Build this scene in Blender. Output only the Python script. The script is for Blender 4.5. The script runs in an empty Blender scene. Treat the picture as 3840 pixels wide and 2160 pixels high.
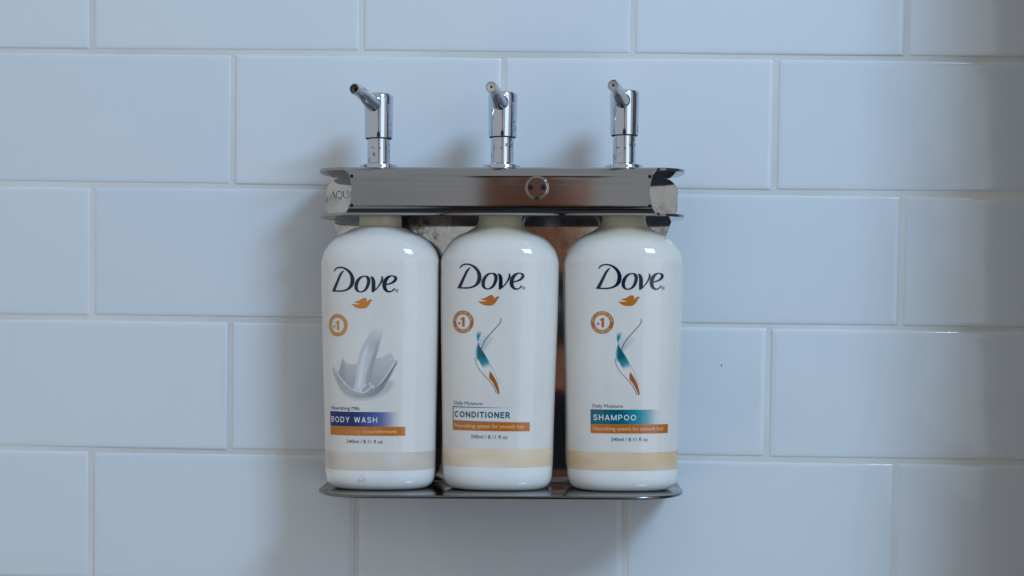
import bpy, bmesh, math, random
import numpy as np
from mathutils import Matrix, Vector
from mathutils.geometry import tessellate_polygon

SC = bpy.context.scene
COL = SC.collection
random.seed(7)

# ---------------------------------------------------------------- camera
cam_d = bpy.data.cameras.new('camera')
cam = bpy.data.objects.new('camera', cam_d)
COL.objects.link(cam)
cam_d.sensor_width = 36.0
cam_d.lens = 6231.0 / 3840.0 * 36.0
cam_d.shift_y = 0.1002
cam_d.clip_start = 0.01
cam_d.clip_end = 60.0
cam.matrix_world = Matrix(((0.99964706, -0.01358997, 0.02282685, 0.00019),
                           (0.02342574, 0.04567443, -0.99868167, -0.96550),
                           (0.01252945, 0.99886393, 0.04597666, 0.0),
                           (0, 0, 0, 1)))
SC.camera = cam

# ---------------------------------------------------------------- world and light
w = bpy.data.worlds.new('World')
SC.world = w
w.use_nodes = True
w.node_tree.nodes['Background'].inputs['Color'].default_value = (0.985, 1.02, 1.05, 1)
w.node_tree.nodes['Background'].inputs['Strength'].default_value = 0.415

def window(name, loc, aim, sx, sy, power, col):
    d = bpy.data.lights.new(name, 'AREA')
    d.shape = 'RECTANGLE'
    d.size, d.size_y, d.energy, d.color = sx, sy, power, col
    o = bpy.data.objects.new(name, d)
    COL.objects.link(o)
    o.location = loc
    o.rotation_euler = (Vector(aim)-Vector(loc)).to_track_quat('-Z', 'Y').to_euler()
# daylight from a bathroom window high on the right, and a dim lamp added under it for the bright strip in the chrome
window('window_light', (0.90, -1.32, 1.03), (-0.02, 0, 0), 0.46, 0.45, 18.5, (0.43, 0.69, 1.0))
window('chrome_strip_light', (0.90, -1.32, 0.14), (-0.02, 0, 0.05), 0.80, 0.80, 2.1, (0.62, 0.80, 1.0))

SC.view_settings.view_transform = 'Standard'
SC.view_settings.look = 'None'
SC.view_settings.exposure = 0.09
SC.view_settings.gamma = 1.0
SC.cycles.max_bounces = 10
SC.cycles.transparent_max_bounces = 16

# ---------------------------------------------------------------- helpers
def tag(o, label=None, cat=None, group=None, kind=None):
    if label: o['label'] = label
    if cat: o['category'] = cat
    if group: o['group'] = group
    if kind: o['kind'] = kind
    return o

def empty(name, loc, rot=(0, 0, 0)):
    o = bpy.data.objects.new(name, None)
    o.empty_display_size = 0.02
    COL.objects.link(o)
    o.location = loc
    o.rotation_euler = rot
    return o

def link(name, me, mat=None, parent=None):
    o = bpy.data.objects.new(name, me)
    COL.objects.link(o)
    if mat and not me.materials:
        me.materials.append(mat)
    if parent: o.parent = parent
    return o

def mesh(name, verts, faces, mat=None, parent=None, smooth=True, sharp=None, scale=0.001):
    """verts in millimetres"""
    me = bpy.data.meshes.new(name)
    me.from_pydata([(v[0]*scale, v[1]*scale, v[2]*scale) for v in verts], [], faces)
    me.validate()
    if smooth:
        me.polygons.foreach_set('use_smooth', [True]*len(me.polygons))
        if sharp: me.set_sharp_from_angle(angle=math.radians(sharp))
    me.update()
    return link(name, me, mat, parent)

def lathe_data(profile, seg=48, axis=None):
    """profile [(r, z)]; closed at ends when r == 0"""
    V, F, rings = [], [], []
    for r, z in profile:
        if r <= 1e-6:
            rings.append([len(V)]); V.append((0, 0, z))
        else:
            rings.append(list(range(len(V), len(V)+seg)))
            V += [(r*math.cos(2*math.pi*i/seg), r*math.sin(2*math.pi*i/seg), z) for i in range(seg)]
    for A, B in zip(rings, rings[1:]):
        for i in range(seg):
            j = (i+1) % seg
            if len(A) == 1 and len(B) == 1: continue
            if len(A) == 1: F.append((A[0], B[j], B[i]))
            elif len(B) == 1: F.append((A[i], A[j], B[0]))
            else: F.append((A[i], A[j], B[j], B[i]))
    return V, F

def xf(V, M):
    return [tuple(M @ Vector(v)) for v in V]

def pchip(X, Y):
    X = np.array(X, float); Y = np.array(Y, float)
    h = np.diff(X); d = np.diff(Y)/h
    m = np.zeros(len(X)); m[0], m[-1] = d[0], d[-1]
    for i in range(1, len(X)-1):
        if d[i-1]*d[i] > 0:
            w1, w2 = 2*h[i]+h[i-1], h[i]+2*h[i-1]
            m[i] = (w1+w2)/(w1/d[i-1]+w2/d[i])
    def f(x):
        x = np.clip(np.asarray(x, float), X[0], X[-1])
        i = np.clip(np.searchsorted(X, x)-1, 0, len(h)-1)
        t = (x-X[i])/h[i]
        return ((2*t**3-3*t**2+1)*Y[i] + (t**3-2*t**2+t)*h[i]*m[i] + (-2*t**3+3*t**2)*Y[i+1] + (t**3-t**2)*h[i]*m[i+1])
    return f

# ---------------------------------------------------------------- materials
def newmat(name):
    m = bpy.data.materials.new(name)
    m.use_nodes = True
    nt = m.node_tree
    return m, nt, nt.nodes['Principled BSDF']

def node(nt, typ, **kw):
    n = nt.nodes.new(typ)
    for k, v in kw.items():
        if k in n.inputs: n.inputs[k].default_value = v
        else: setattr(n, k, v)
    return n

def ramp(nt, fac, stops):
    r = nt.nodes.new('ShaderNodeValToRGB')
    el = r.color_ramp.elements
    while len(el) < len(stops): el.new(0.5)
    for e, (p, c) in zip(el, stops):
        e.position = p
        e.color = c if len(c) == 4 else (*c, 1)
    nt.links.new(fac, r.inputs['Fac'])
    return r.outputs['Color']

def noise(nt, scale, detail=3, vec=None, rough=0.5):
    n = node(nt, 'ShaderNodeTexNoise', Scale=scale, Detail=detail, Roughness=rough)
    if vec is not None: nt.links.new(vec, n.inputs['Vector'])
    return n.outputs['Fac']

def objco(nt, scale=(1, 1, 1)):
    t = nt.nodes.new('ShaderNodeTexCoord')
    mp = nt.nodes.new('ShaderNodeMapping')
    mp.inputs['Scale'].default_value = scale
    nt.links.new(t.outputs['Object'], mp.inputs['Vector'])
    return mp.outputs['Vector']

def bump(nt, b, h, strength, dist):
    bn = node(nt, 'ShaderNodeBump', Strength=strength, Distance=dist)
    nt.links.new(h, bn.inputs['Height'])
    nt.links.new(bn.outputs['Normal'], b.inputs['Normal'])

def mat_tile():
    m, nt, b = newmat('glazed_tile')
    oi = nt.nodes.new('ShaderNodeObjectInfo')
    c = ramp(nt, oi.outputs['Random'], [(0, (0.685, 0.72, 0.755)), (0.5, (0.71, 0.745, 0.77)), (1, (0.72, 0.745, 0.765))])
    v = objco(nt)
    tone = ramp(nt, noise(nt, 11, 3, v), [(0.3, (0.965, 0.975, 0.985)), (0.7, (1, 1, 1))])
    mt = node(nt, 'ShaderNodeMix', data_type='RGBA', blend_type='MULTIPLY')
    mt.inputs['Factor'].default_value = 1.0
    nt.links.new(c, mt.inputs[6]); nt.links.new(tone, mt.inputs[7])
    nt.links.new(mt.outputs[2], b.inputs['Base Color'])
    r = ramp(nt, noise(nt, 30, 4, v), [(0.3, (0.07,)*3), (0.7, (0.13,)*3)])
    nt.links.new(r, b.inputs['Roughness'])
    bump(nt, b, noise(nt, 16, 2, v), 0.4, 0.002)
    return m

def mat_grout():
    m, nt, b = newmat('grout')
    v = objco(nt)
    c = ramp(nt, noise(nt, 9, 5, v), [(0.3, (0.60, 0.58, 0.545)), (0.55, (0.71, 0.70, 0.675)), (0.75, (0.75, 0.745, 0.73))])
    nt.links.new(c, b.inputs['Base Color'])
    b.inputs['Roughness'].default_value = 0.85
    bump(nt, b, noise(nt, 900, 3, v), 0.4, 0.0006)
    return m

def mat_plain(name, col, rough, **kw):
    m, nt, b = newmat(name)
    b.inputs['Base Color'].default_value = (*col, 1)
    b.inputs['Roughness'].default_value = rough
    for k, v in kw.items(): b.inputs[k].default_value = v
    return m

def mat_bottle(name, cream_top):
    m, nt, b = newmat(name)
    t = nt.nodes.new('ShaderNodeTexCoord')
    sep = nt.nodes.new('ShaderNodeSeparateXYZ')
    nt.links.new(t.outputs['Object'], sep.inputs[0])
    n = noise(nt, 26, 4, t.outputs['Object'])
    base = ramp(nt, n, [(0.3, (0.735, 0.685, 0.63)), (0.7, (0.79, 0.745, 0.69))])
    # whiter base colour below the tan band than above it
    lt = node(nt, 'ShaderNodeMath', operation='LESS_THAN')
    nt.links.new(sep.outputs['Z'], lt.inputs[0]); lt.inputs[1].default_value = 0.0175
    mb = node(nt, 'ShaderNodeMix', data_type='RGBA')
    nt.links.new(lt.outputs[0], mb.inputs['Factor'])
    nt.links.new(base, mb.inputs[6])
    mb.inputs[7].default_value = (0.86, 0.84, 0.81, 1)
    base = mb.outputs[2]
    if cream_top:
        ma = node(nt, 'ShaderNodeMath', operation='MULTIPLY_ADD')
        nt.links.new(n, ma.inputs[0]); ma.inputs[1].default_value = 0.006
        nt.links.new(sep.outputs['Z'], ma.inputs[2])
        mr = node(nt, 'ShaderNodeMapRange')
        nt.links.new(ma.outputs[0], mr.inputs['Value'])
        mr.inputs['From Min'].default_value = 0.1395
        mr.inputs['From Max'].default_value = 0.1465
        mx = node(nt, 'ShaderNodeMix', data_type='RGBA')
        nt.links.new(mr.outputs[0], mx.inputs['Factor'])
        nt.links.new(base, mx.inputs[6])
        mx.inputs[7].default_value = (0.62, 0.56, 0.40, 1)
        base = mx.outputs[2]
    nt.links.new(base, b.inputs['Base Color'])
    b.inputs['Subsurface Weight'].default_value = 0.12
    b.inputs['Subsurface Radius'].default_value = (1.0, 0.8, 0.5)
    b.inputs['Subsurface Scale'].default_value = 0.003
    r = ramp(nt, noise(nt, 60, 4, t.outputs['Object']), [(0.3, (0.045,)*3), (0.7, (0.09,)*3)])
    nt.links.new(r, b.inputs['Roughness'])
    bump(nt, b, noise(nt, 40, 2, t.outputs['Object']), 0.07, 0.001)
    return m

def mat_print():
    """flat print on the bottles: colour and coverage come from the printed sheet's own vertex colours"""
    m, nt, b = newmat('label_print')
    a = node(nt, 'ShaderNodeAttribute', attribute_name='ink')
    nt.links.new(a.outputs['Color'], b.inputs['Base Color'])
    nt.links.new(a.outputs['Alpha'], b.inputs['Alpha'])
    b.inputs['Roughness'].default_value = 0.1
    return m

def mat_chrome(name, col, rough, specks):
    m, nt, b = newmat(name)
    v = objco(nt)
    s = noise(nt, 420, 3, v)
    patch = noise(nt, 45, 3, v)
    mul = node(nt, 'ShaderNodeMath', operation='MULTIPLY')
    nt.links.new(s, mul.inputs[0]); nt.links.new(patch, mul.inputs[1])
    k = ramp(nt, mul.outputs[0], [(specks, (0, 0, 0)), (specks+0.03, (1, 1, 1))])
    mx = node(nt, 'ShaderNodeMix', data_type='RGBA')
    nt.links.new(k, mx.inputs['Factor'])
    mx.inputs[6].default_value = (*col, 1)
    mx.inputs[7].default_value = (0.16, 0.16, 0.17, 1)
    nt.links.new(mx.outputs[2], b.inputs['Base Color'])
    b.inputs['Metallic'].default_value = 1.0
    b.inputs['Roughness'].default_value = rough
    return m

def mat_steel(name, col, r0, r1, scratch):
    m, nt, b = newmat(name)
    v = objco(nt)
    vs = objco(nt, (12, 400, 900))
    st = noise(nt, 1.0, 4, vs)
    pt = noise(nt, 22, 4, v)
    sep = nt.nodes.new('ShaderNodeSeparateXYZ')
    nt.links.new(v, sep.inputs[0])
    mr = node(nt, 'ShaderNodeMapRange')
    nt.links.new(sep.outputs['X'], mr.inputs['Value'])
    mr.inputs['From Min'].default_value = -0.065
    mr.inputs['From Max'].default_value = -0.022
    mr.inputs['To Min'].default_value = r1
    mr.inputs['To Max'].default_value = r0
    ad = node(nt, 'ShaderNodeMath', operation='MULTIPLY_ADD')
    nt.links.new(pt, ad.inputs[0]); ad.inputs[1].default_value = 0.03
    nt.links.new(mr.outputs[0], ad.inputs[2])
    nt.links.new(ad.outputs[0], b.inputs['Roughness'])
    c = ramp(nt, st, [(0.3, tuple(x*0.95 for x in col)), (0.7, tuple(min(1, x*1.05) for x in col))])
    nt.links.new(c, b.inputs['Base Color'])
    b.inputs['Metallic'].default_value = 1.0
    if scratch: bump(nt, b, st, scratch, 0.0003)
    return m

def mat_plate():
    m, nt, b = newmat('pitted_steel')
    v = objco(nt)
    n1 = noise(nt, 160, 5, v, 0.65)
    n2 = noise(nt, 28, 3, v)
    sep = nt.nodes.new('ShaderNodeSeparateXYZ'); nt.links.new(v, sep.inputs[0])
    wear = node(nt, 'ShaderNodeMapRange'); nt.links.new(sep.outputs['Z'], wear.inputs['Value'])
    for k_, v_ in (('From Min', .10), ('From Max', .135), ('To Min', .45), ('To Max', 1.0)): wear.inputs[k_].default_value = v_
    n3 = node(nt, 'ShaderNodeMath', operation='MULTIPLY'); nt.links.new(n2, n3.inputs[0]); nt.links.new(wear.outputs[0], n3.inputs[1])
    mul = node(nt, 'ShaderNodeMath', operation='MULTIPLY')
    nt.links.new(n1, mul.inputs[0]); nt.links.new(n3.outputs[0], mul.inputs[1])
    c = ramp(nt, mul.outputs[0], [(0.20, (0.58, 0.575, 0.57)), (0.29, (0.44, 0.435, 0.42)), (0.36, (0.16, 0.15, 0.14))])
    nt.links.new(c, b.inputs['Base Color'])
    b.inputs['Metallic'].default_value = 1.0
    r = ramp(nt, n2, [(0.3, (0.025,)*3), (0.7, (0.08,)*3)])
    nt.links.new(r, b.inputs['Roughness'])
    bump(nt, b, n1, 0.02, 0.0003)
    return m

M_TILE, M_GROUT = mat_tile(), mat_grout()
M_PRINT = mat_print()
M_CREAM = mat_bottle('cream_topped_white_plastic', True)
M_WHITE = mat_bottle('white_plastic', False)
M_NECK = mat_plain('translucent_cream_plastic', (0.60, 0.54, 0.39), 0.25, **{'Subsurface Weight': 0.15, 'Subsurface Scale': 0.003})
M_CHROME = mat_chrome('worn_chrome', (0.60, 0.635, 0.70), 0.06, 0.352)
M_SPOUT = mat_chrome('dull_chrome', (0.56, 0.55, 0.56), 0.13, 0.9)
M_SCREW = mat_chrome('screw_chrome', (0.36, 0.355, 0.35), 0.09, 0.42)
M_COVER = mat_steel('polished_steel_bar', (0.345, 0.35, 0.36), 0.045, 0.20, 0.045)
M_TRAY = mat_steel('dulled_steel_shelf', (0.19, 0.187, 0.178), 0.12, 0.18, 0.05)
M_PLATE = mat_plate()
M_BLACK = mat_plain('gap_black', (0.012, 0.012, 0.012), 0.6)
M_DARK = mat_plain('flat_black', (0.004, 0.004, 0.004), 0.9)
M_ENGRAVE = mat_plain('engraved_grey', (0.09, 0.09, 0.10), 0.6)
M_RESIN = mat_plain('dried_soap', (0.50, 0.46, 0.35), 0.45)
M_RESIN_GREY = mat_plain('grey_plug', (0.34, 0.29, 0.27), 0.4)
M_BROWN = mat_plain('brown_residue', (0.09, 0.07, 0.04), 0.6)
M_SPECK = mat_plain('dark_speck', (0.02, 0.02, 0.022), 0.7)

XC, PHI = -28.0, math.radians(0.52)     # bracket centre (mm) and how far it hangs off level

GLYPHS=[[[[-14.93,25.13],[-16.11,24.47],[-17.27,23.32],[-18.25,21.61],[-19.65,18.82],[-21.03,16.33],[-22.37,13.93],[-20.34,13.81],[-17.0,13.71],[-14.43,14.04],[-12.23,14.83],[-10.68,15.93],[-9.61,17.33],[-9.16,19.19],[-9.23,21.05],[-10.1,23.21],[-11.65,25.05],[-13.68,26.37],[-15.73,27.02],[-17.66,27.1],[-19.31,26.73],[-20.43,25.96],[-21.08,24.96],[-20.84,24.78],[-20.15,25.58],[-19.14,26.27],[-17.76,26.64],[-15.89,26.55],[-14.15,25.81],[-12.42,24.28],[-11.33,22.58],[-10.95,20.73],[-11.07,18.87],[-11.62,17.0],[-12.86,15.44],[-14.75,14.56],[-17.0,14.23],[-20.41,14.22],[-19.66,15.87],[-18.32,18.82],[-17.17,21.46],[-16.04,23.54]]],[[[-3.41,22.19],[-1.9,22.0],[-0.83,20.99],[-0.57,19.44],[-0.94,17.43],[-1.98,15.25],[-3.63,13.84],[-5.76,13.35],[-7.6,13.88],[-8.62,15.17],[-8.84,16.88],[-8.39,18.74],[-7.19,20.61],[-5.52,21.86]],[[-3.34,21.79],[-2.64,21.37],[-2.08,19.89],[-2.31,18.03],[-2.9,16.17],[-3.94,14.61],[-5.31,13.82],[-6.38,13.96],[-7.05,14.88],[-7.25,16.43],[-6.86,18.29],[-5.97,20.16],[-4.61,21.47]]],[[[-0.23,21.92],[0.83,21.53],[1.59,20.55],[1.97,19.32],[2.09,17.47],[2.06,14.68],[3.32,16.09],[4.65,18.27],[5.37,20.14],[5.6,21.23],[5.41,22.09],[5.96,21.69],[6.27,20.77],[6.05,19.68],[5.25,18.13],[3.62,15.94],[1.83,14.06],[0.47,13.27],[0.35,15.59],[0.42,18.06],[0.24,20.23]]],[[[12.55,15.7],[12.16,14.82],[10.95,13.87],[9.43,13.39],[7.9,13.77],[6.67,14.9],[6.09,16.59],[6.16,18.45],[6.88,20.32],[8.22,21.73],[9.88,22.37],[11.55,22.4],[13.1,21.9],[13.64,20.89],[13.29,19.8],[12.09,18.69],[10.27,17.89],[7.78,17.3],[7.86,16.31],[8.12,15.23],[8.71,14.31],[9.73,13.86],[10.94,14.25],[11.85,15.13]],[[7.92,17.85],[8.27,19.1],[9.15,20.81],[10.49,21.98],[11.56,22.0],[12.19,21.32],[11.99,20.24],[10.86,18.98],[9.35,18.19]]]]
REG=[[13.56,14.29],[14.43,14.3]]
BIRD=[[-10.89,7.03],[-9.86,6.17],[-8.46,5.17],[-6.92,4.66],[-5.08,4.53],[-3.24,4.7],[-1.88,5.65],[-0.97,6.75],[-0.23,8.15],[0.74,9.09],[0.37,9.4],[-0.55,9.48],[-1.3,9.07],[-1.91,8.44],[-2.57,8.06],[-2.31,8.74],[-2.37,9.52],[-2.84,10.04],[-3.75,10.27],[-4.82,9.89],[-6.03,9.16],[-7.56,8.46],[-9.35,8.13],[-8.48,7.71],[-7.25,7.38],[-5.56,7.09],[-6.63,6.83],[-8.78,6.75]]
BADGE=[[-19.16,-4.5],[-12.79,-4.41],[-19.16,1.41],[-14.81,-4.44],[-19.16,-0.58]]
ONE=[[-18.15,-1.93],[-18.15,-7.13],[-19.51,-7.15],[-19.5,-3.41],[-20.43,-3.43],[-20.43,-2.74],[-19.5,-2.42],[-19.13,-1.95]]
HASH=[[-21.35,-5.21],[-20.58,-5.2]]
SWOOSH={"line":[[1.27,-2.33],[1.68,-3.25],[1.51,-4.03],[0.7,-5.44],[-1.27,-7.79],[-3.71,-10.61],[-5.86,-13.13],[-7.55,-15.79],[-8.47,-17.98],[-8.84,-19.29]],"flare":[[-11.29,-9.32],[-11.27,-12.74],[-10.53,-15.53],[-9.85,-13.03],[-8.06,-8.97]],"mist":[[-10.37,-15.84],[-8.06,-9.28],[-1.83,-13.23],[-7.99,-20.31],[-8.94,-18.92]],"main":[[-10.47,-15.68],[-9.73,-17.69],[-8.31,-19.85],[-6.4,-22.93],[-4.5,-26.32],[-2.91,-29.72],[-4.77,-31.3],[-6.98,-30.4],[-8.89,-27.63],[-10.33,-24.86],[-10.87,-23.31],[-10.98,-20.82],[-10.78,-17.4]],"sliver":[[-10.5,-15.84],[-11.47,-18.34],[-11.77,-21.15],[-11.51,-23.94],[-10.96,-25.96],[-10.61,-24.86],[-10.97,-22.07],[-10.74,-18.33]],"gray":[[-12.31,-23.65],[-12.01,-25.82],[-10.78,-28.91],[-8.23,-32.29],[-4.73,-35.97],[-2.18,-39.36],[-0.57,-42.77],[0.11,-46.81]],"faint":[[-3.86,-27.56],[-1.63,-31.88],[-0.03,-35.6],[0.88,-38.08]],"leaf":[[-3.99,-31.08],[-4.36,-34.88],[-2.83,-36.88],[-1.23,-39.66],[0.06,-42.45],[0.73,-45.62],[1.15,-44.62],[1.26,-43.06],[0.66,-39.95],[-0.48,-36.85],[-2.08,-33.91]],"grad":[[-9.86,-23.6],[-6.98,-30.4],[-8.35,-12.7],[-8.37,-9.28]]}
MILK={"stream":[[-0.32,-5.37],[-3.74,-11.29],[-6.58,-16.59],[-8.5,-20.96],[-9.82,-25.96],[-10.66,-30.02],[-11.52,-36.27],[-12.89,-41.44],[-9.3,-42.34],[-5.43,-39.34],[-4.47,-36.21],[-3.5,-32.15],[-1.6,-25.29],[0.91,-17.49],[3.84,-8.46]],"streamdark":[[3.38,-9.08],[0.91,-16.56],[-1.75,-24.98],[-3.82,-32.47],[-4.79,-37.46]],"streamlight":[[-0.17,-8.16],[-3.75,-15.33],[-6.62,-23.75],[-8.26,-31.56],[-9.61,-40.31]],"bowl":[[-25.47,-29.46],[-21.89,-32.84],[-20.35,-30.15],[-18.83,-25.12],[-16.09,-27.58],[-11.12,-28.0],[-6.95,-27.19],[-1.6,-25.29],[3.39,-24.02],[5.57,-22.77],[7.73,-21.52],[9.3,-24.94],[10.61,-25.72],[9.94,-28.06],[7.77,-31.18],[5.6,-35.24],[2.47,-40.24],[-2.28,-43.69],[-7.06,-44.66],[-11.6,-44.08],[-16.28,-42.28],[-20.5,-38.92],[-23.1,-34.9]],"outer":[[-25.48,-29.62],[-23.5,-34.91],[-20.49,-38.29],[-16.27,-41.65],[-11.59,-43.3],[-7.05,-43.72],[-2.9,-41.82],[0.26,-39.78],[4.03,-36.49],[7.77,-31.18],[10.62,-25.88],[8.71,-31.49],[6.23,-36.17],[3.41,-41.17],[-0.69,-44.31],[-5.46,-45.59],[-10.3,-45.63],[-14.94,-44.45],[-19.09,-42.02],[-22.0,-38.64],[-24.31,-34.3]],"shadow":[[-20.53,-41.11],[-14.94,-44.76],[-8.68,-46.24],[-2.28,-45.41],[3.41,-42.42],[6.86,-37.11],[8.74,-37.73],[6.24,-41.79],[1.84,-44.3],[-3.87,-46.2],[-10.31,-46.88],[-16.31,-44.78]],"lip":[[10.24,-26.35],[8.08,-29.93],[4.97,-34.61],[2.46,-37.74],[0.26,-39.78]],"rim":[[-25.48,-29.62],[-21.91,-33.62],[-18.66,-37.32],[-14.89,-40.69],[-10.93,-42.51],[-7.05,-43.1],[-4.17,-41.52],[-2.26,-39.32]],"spike":[[-18.83,-25.12],[-20.34,-29.52],[-21.71,-32.99],[-20.43,-34.84],[-17.6,-37.3],[-17.19,-33.22],[-18.16,-27.92]],"backrim":[[-1.6,-25.91],[3.39,-24.96],[6.19,-23.7],[8.67,-23.39]],"drops":[[-8.81,-41.71],[-3.52,-38.08],[-1.79,-39.63],[-18.31,-37.78]],"bounds":[[-26.63,-4.24],[13.22,-47.74]]}
# ---------------------------------------------------------------- tiled wall
PITCH_Z = 77.25
ROWS = [(303.75, -186.0), (226.5, -268.4), (149.25, -185.8), (72.0, -267.9), (-5.25, -187.0), (-82.5, -268.6), (-159.75, -187.0)]
PITCH_X = 156.75
WALL_R = 290.0
LEFT = -510.0

grout = mesh('tiled_wall', [(LEFT, 0.6, -240), (WALL_R, 0.6, -240), (WALL_R, 0.6, 310), (LEFT, 0.6, 310),
                            (LEFT, 12, -240), (WALL_R, 12, -240), (WALL_R, 12, 310), (LEFT, 12, 310)],
             [(0, 1, 2, 3), (5, 4, 7, 6), (4, 0, 3, 7), (1, 5, 6, 2), (3, 2, 6, 7), (4, 5, 1, 0)], M_GROUT, smooth=False)
tag(grout, 'white glazed brick-bond tile wall with pale grout joints', 'wall', kind='structure')

def tile_mesh(wd, ht):
    prof = [(0.0, 4.0), (0.0, 1.1), (0.18, 0.62), (0.65, 0.26), (1.6, 0.08), (3.6, 0.0)]
    V, F, n = [], [], 4
    loops = []
    for ins, dep in prof:
        x, z = wd/2-ins, ht/2-ins
        r = max(0.9-ins*0.2, 0.3)
        lp = []
        for cx, cz, a0 in ((x-r, z-r, 0), (-x+r, z-r, 90), (-x+r, -z+r, 180), (x-r, -z+r, 270)):
            for k in range(n):
                a = math.radians(a0+90*k/(n-1))
                lp.append(len(V)); V.append((cx+r*math.cos(a), dep, cz+r*math.sin(a)))
        loops.append(lp)
    N = len(loops[0])
    for A, B in zip(loops, loops[1:]):
        for i in range(N):
            j = (i+1) % N
            F.append((A[i], B[i], B[j], A[j]))
    F.append(tuple(reversed(loops[-1])))
    return V, F

TILE_CACHE = {}
JOINT = 2.6
for ri, (ztop, x0) in enumerate(ROWS):
    for k in range(-3, 5):
        xa, xb = x0+PITCH_X*k+JOINT/2, x0+PITCH_X*(k+1)-JOINT/2
        xa, xb = max(xa, LEFT), min(xb, WALL_R-1.2)
        if xb-xa < 12: continue
        wd = round(xb-xa, 2)
        if wd not in TILE_CACHE:
            V, F = tile_mesh(wd, PITCH_Z-JOINT)
            o = mesh('tile', V, F, M_TILE, grout)
            TILE_CACHE[wd] = o.data
        else:
            o = link('tile', TILE_CACHE[wd], None, grout)
        o.location = ((xa+xb)/2000+random.uniform(-.3, .3)*1e-3, random.uniform(-.18, .12)*1e-3, (ztop-PITCH_Z/2)/1000+random.uniform(-.25, .25)*1e-3)
        o.rotation_euler = (math.radians(random.gauss(0, .16)), math.radians(random.gauss(0, .09)), math.radians(random.gauss(0, .12)))

def speck(x, z, w_, h_):
    V = [(x+w_*math.cos(a)*(1+.3*math.sin(3*a)), -0.55, z+h_*math.sin(a)) for a in [i*math.pi/5 for i in range(10)]]
    V += [(v[0], 0.4, v[2]) for v in V]
    F = [tuple(reversed(range(10)))] + [(i, (i+1) % 10, 10+(i+1) % 10, 10+i) for i in range(10)]
    mesh('dirt_speck', V, F, M_SPECK, grout)
speck(99.4, -28.1, .24, .62)
speck(-133.5, 31.0, .35, .3)

# unseen wall return added past the last tiles so its edge throws the soft shade
M_RET = mat_plain('painted_plaster', (0.20, 0.20, 0.20), 0.6)
ret = mesh('shade_wall', [(x, y, z) for x in (WALL_R, WALL_R+110) for y in (12, -152) for z in (-1460, 1000)],
           [(0, 1, 3, 2), (4, 6, 7, 5), (2, 3, 7, 6), (0, 4, 5, 1), (1, 5, 7, 3), (0, 2, 6, 4)], M_RET, smooth=False)
tag(ret, 'unseen plaster return added beside the last tiles to shade them', 'wall', kind='structure')
M_FLOOR = mat_plain('dark_floor', (0.05, 0.05, 0.06), 0.4)
fl = mesh('floor', [(-1100, 12, -1460), (1100, 12, -1460), (1100, -2300, -1460), (-1100, -2300, -1460)], [(3, 2, 1, 0)], M_FLOOR, smooth=False)
tag(fl, 'dark bathroom floor below the tiled wall', 'floor', kind='structure')

# ---------------------------------------------------------------- steel bracket
def brk_world(x, d, z, phi=PHI):
    return ((XC+x*math.cos(phi)-z*math.sin(phi))/1000, -d/1000, (x*math.sin(phi)+z*math.cos(phi))/1000)

bracket = empty('wall_bracket', brk_world(0, 0, -99.0), (0, -PHI, 0))
tag(bracket, 'polished steel wall rack with shelf and curved front bar holding three bottles', 'soap rack')
def BZ(V): return [(v[0], -v[1], v[2]+99.0) for v in V]      # (x, depth, z) mm -> local

def bevel_prism(name, outline, t0, t1, axis, mat, parent, bev=0.5, seg=2, dz=99.0):
    """outline extruded along 'z' (outline x,d) or 'd' (outline x,z)"""
    bm = bmesh.new()
    vs = []
    for p in outline:
        q = (p[0], -p[1], t0+dz) if axis == 'z' else (p[0], -t0, p[1]+dz)
        vs.append(bm.verts.new([c*.001 for c in q]))
    f = bm.faces.new(vs)
    r = bmesh.ops.extrude_face_region(bm, geom=[f])
    mv = (0, 0, (t1-t0)*.001) if axis == 'z' else (0, -(t1-t0)*.001, 0)
    bmesh.ops.translate(bm, verts=[v for v in r['geom'] if isinstance(v, bmesh.types.BMVert)], vec=mv)
    bmesh.ops.recalc_face_normals(bm, faces=bm.faces)
    if bev:
        es = [e for e in bm.edges if len(e.link_faces) == 2 and e.calc_face_angle(0) > math.radians(60)]
        bmesh.ops.bevel(bm, geom=es, offset=bev*.001, segments=seg, affect='EDGES', profile=0.5)
    me = bpy.data.meshes.new(name)
    bm.to_mesh(me); bm.free()
    me.polygons.foreach_set('use_smooth', [True]*len(me.polygons))
    me.set_sharp_from_angle(angle=math.radians(40))
    return link(name, me, mat, parent)

# shelf, rounded front corners
sh = []
HW, RX, RD, DF = 101.4, 33.0, 41.0, 80.0
for i in range(25):
    a = math.pi/2*i/24
    sh.append((HW-RX+RX*math.cos(a)**(2/2.3) if i < 24 else HW-RX, DF-RD+RD*math.sin(a)**(2/2.3)))
outl = [(HW+.6, 2.5)] + [(x+.6, d) for x, d in sh] + [(-x+.6, d) for x, d in reversed(sh)] + [(-HW+.6, 2.5)]
shelf = bevel_prism('shelf', outl, -99.1, -97.3, 'z', M_TRAY, bracket, 0.7, 3)

# back plate
half = [(60, -97.3), (74, -90), (76, 5), (80, 15), (95.2, 46), (98.6, 54.8), (101.3, 60), (101.5, 70)]
half += [(101.5-9*(1-math.cos(a)), 70+8.6*math.sin(a)) for a in [math.pi/2*i/6 for i in range(1, 7)]]
outl = [(x-.7, z) for x, z in half] + [(-x-.7, z) for x, z in reversed(half)]
plate = bevel_prism('back_plate', outl, 1.0, 2.6, 'd', M_PLATE, bracket, 0.25, 1)

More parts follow.
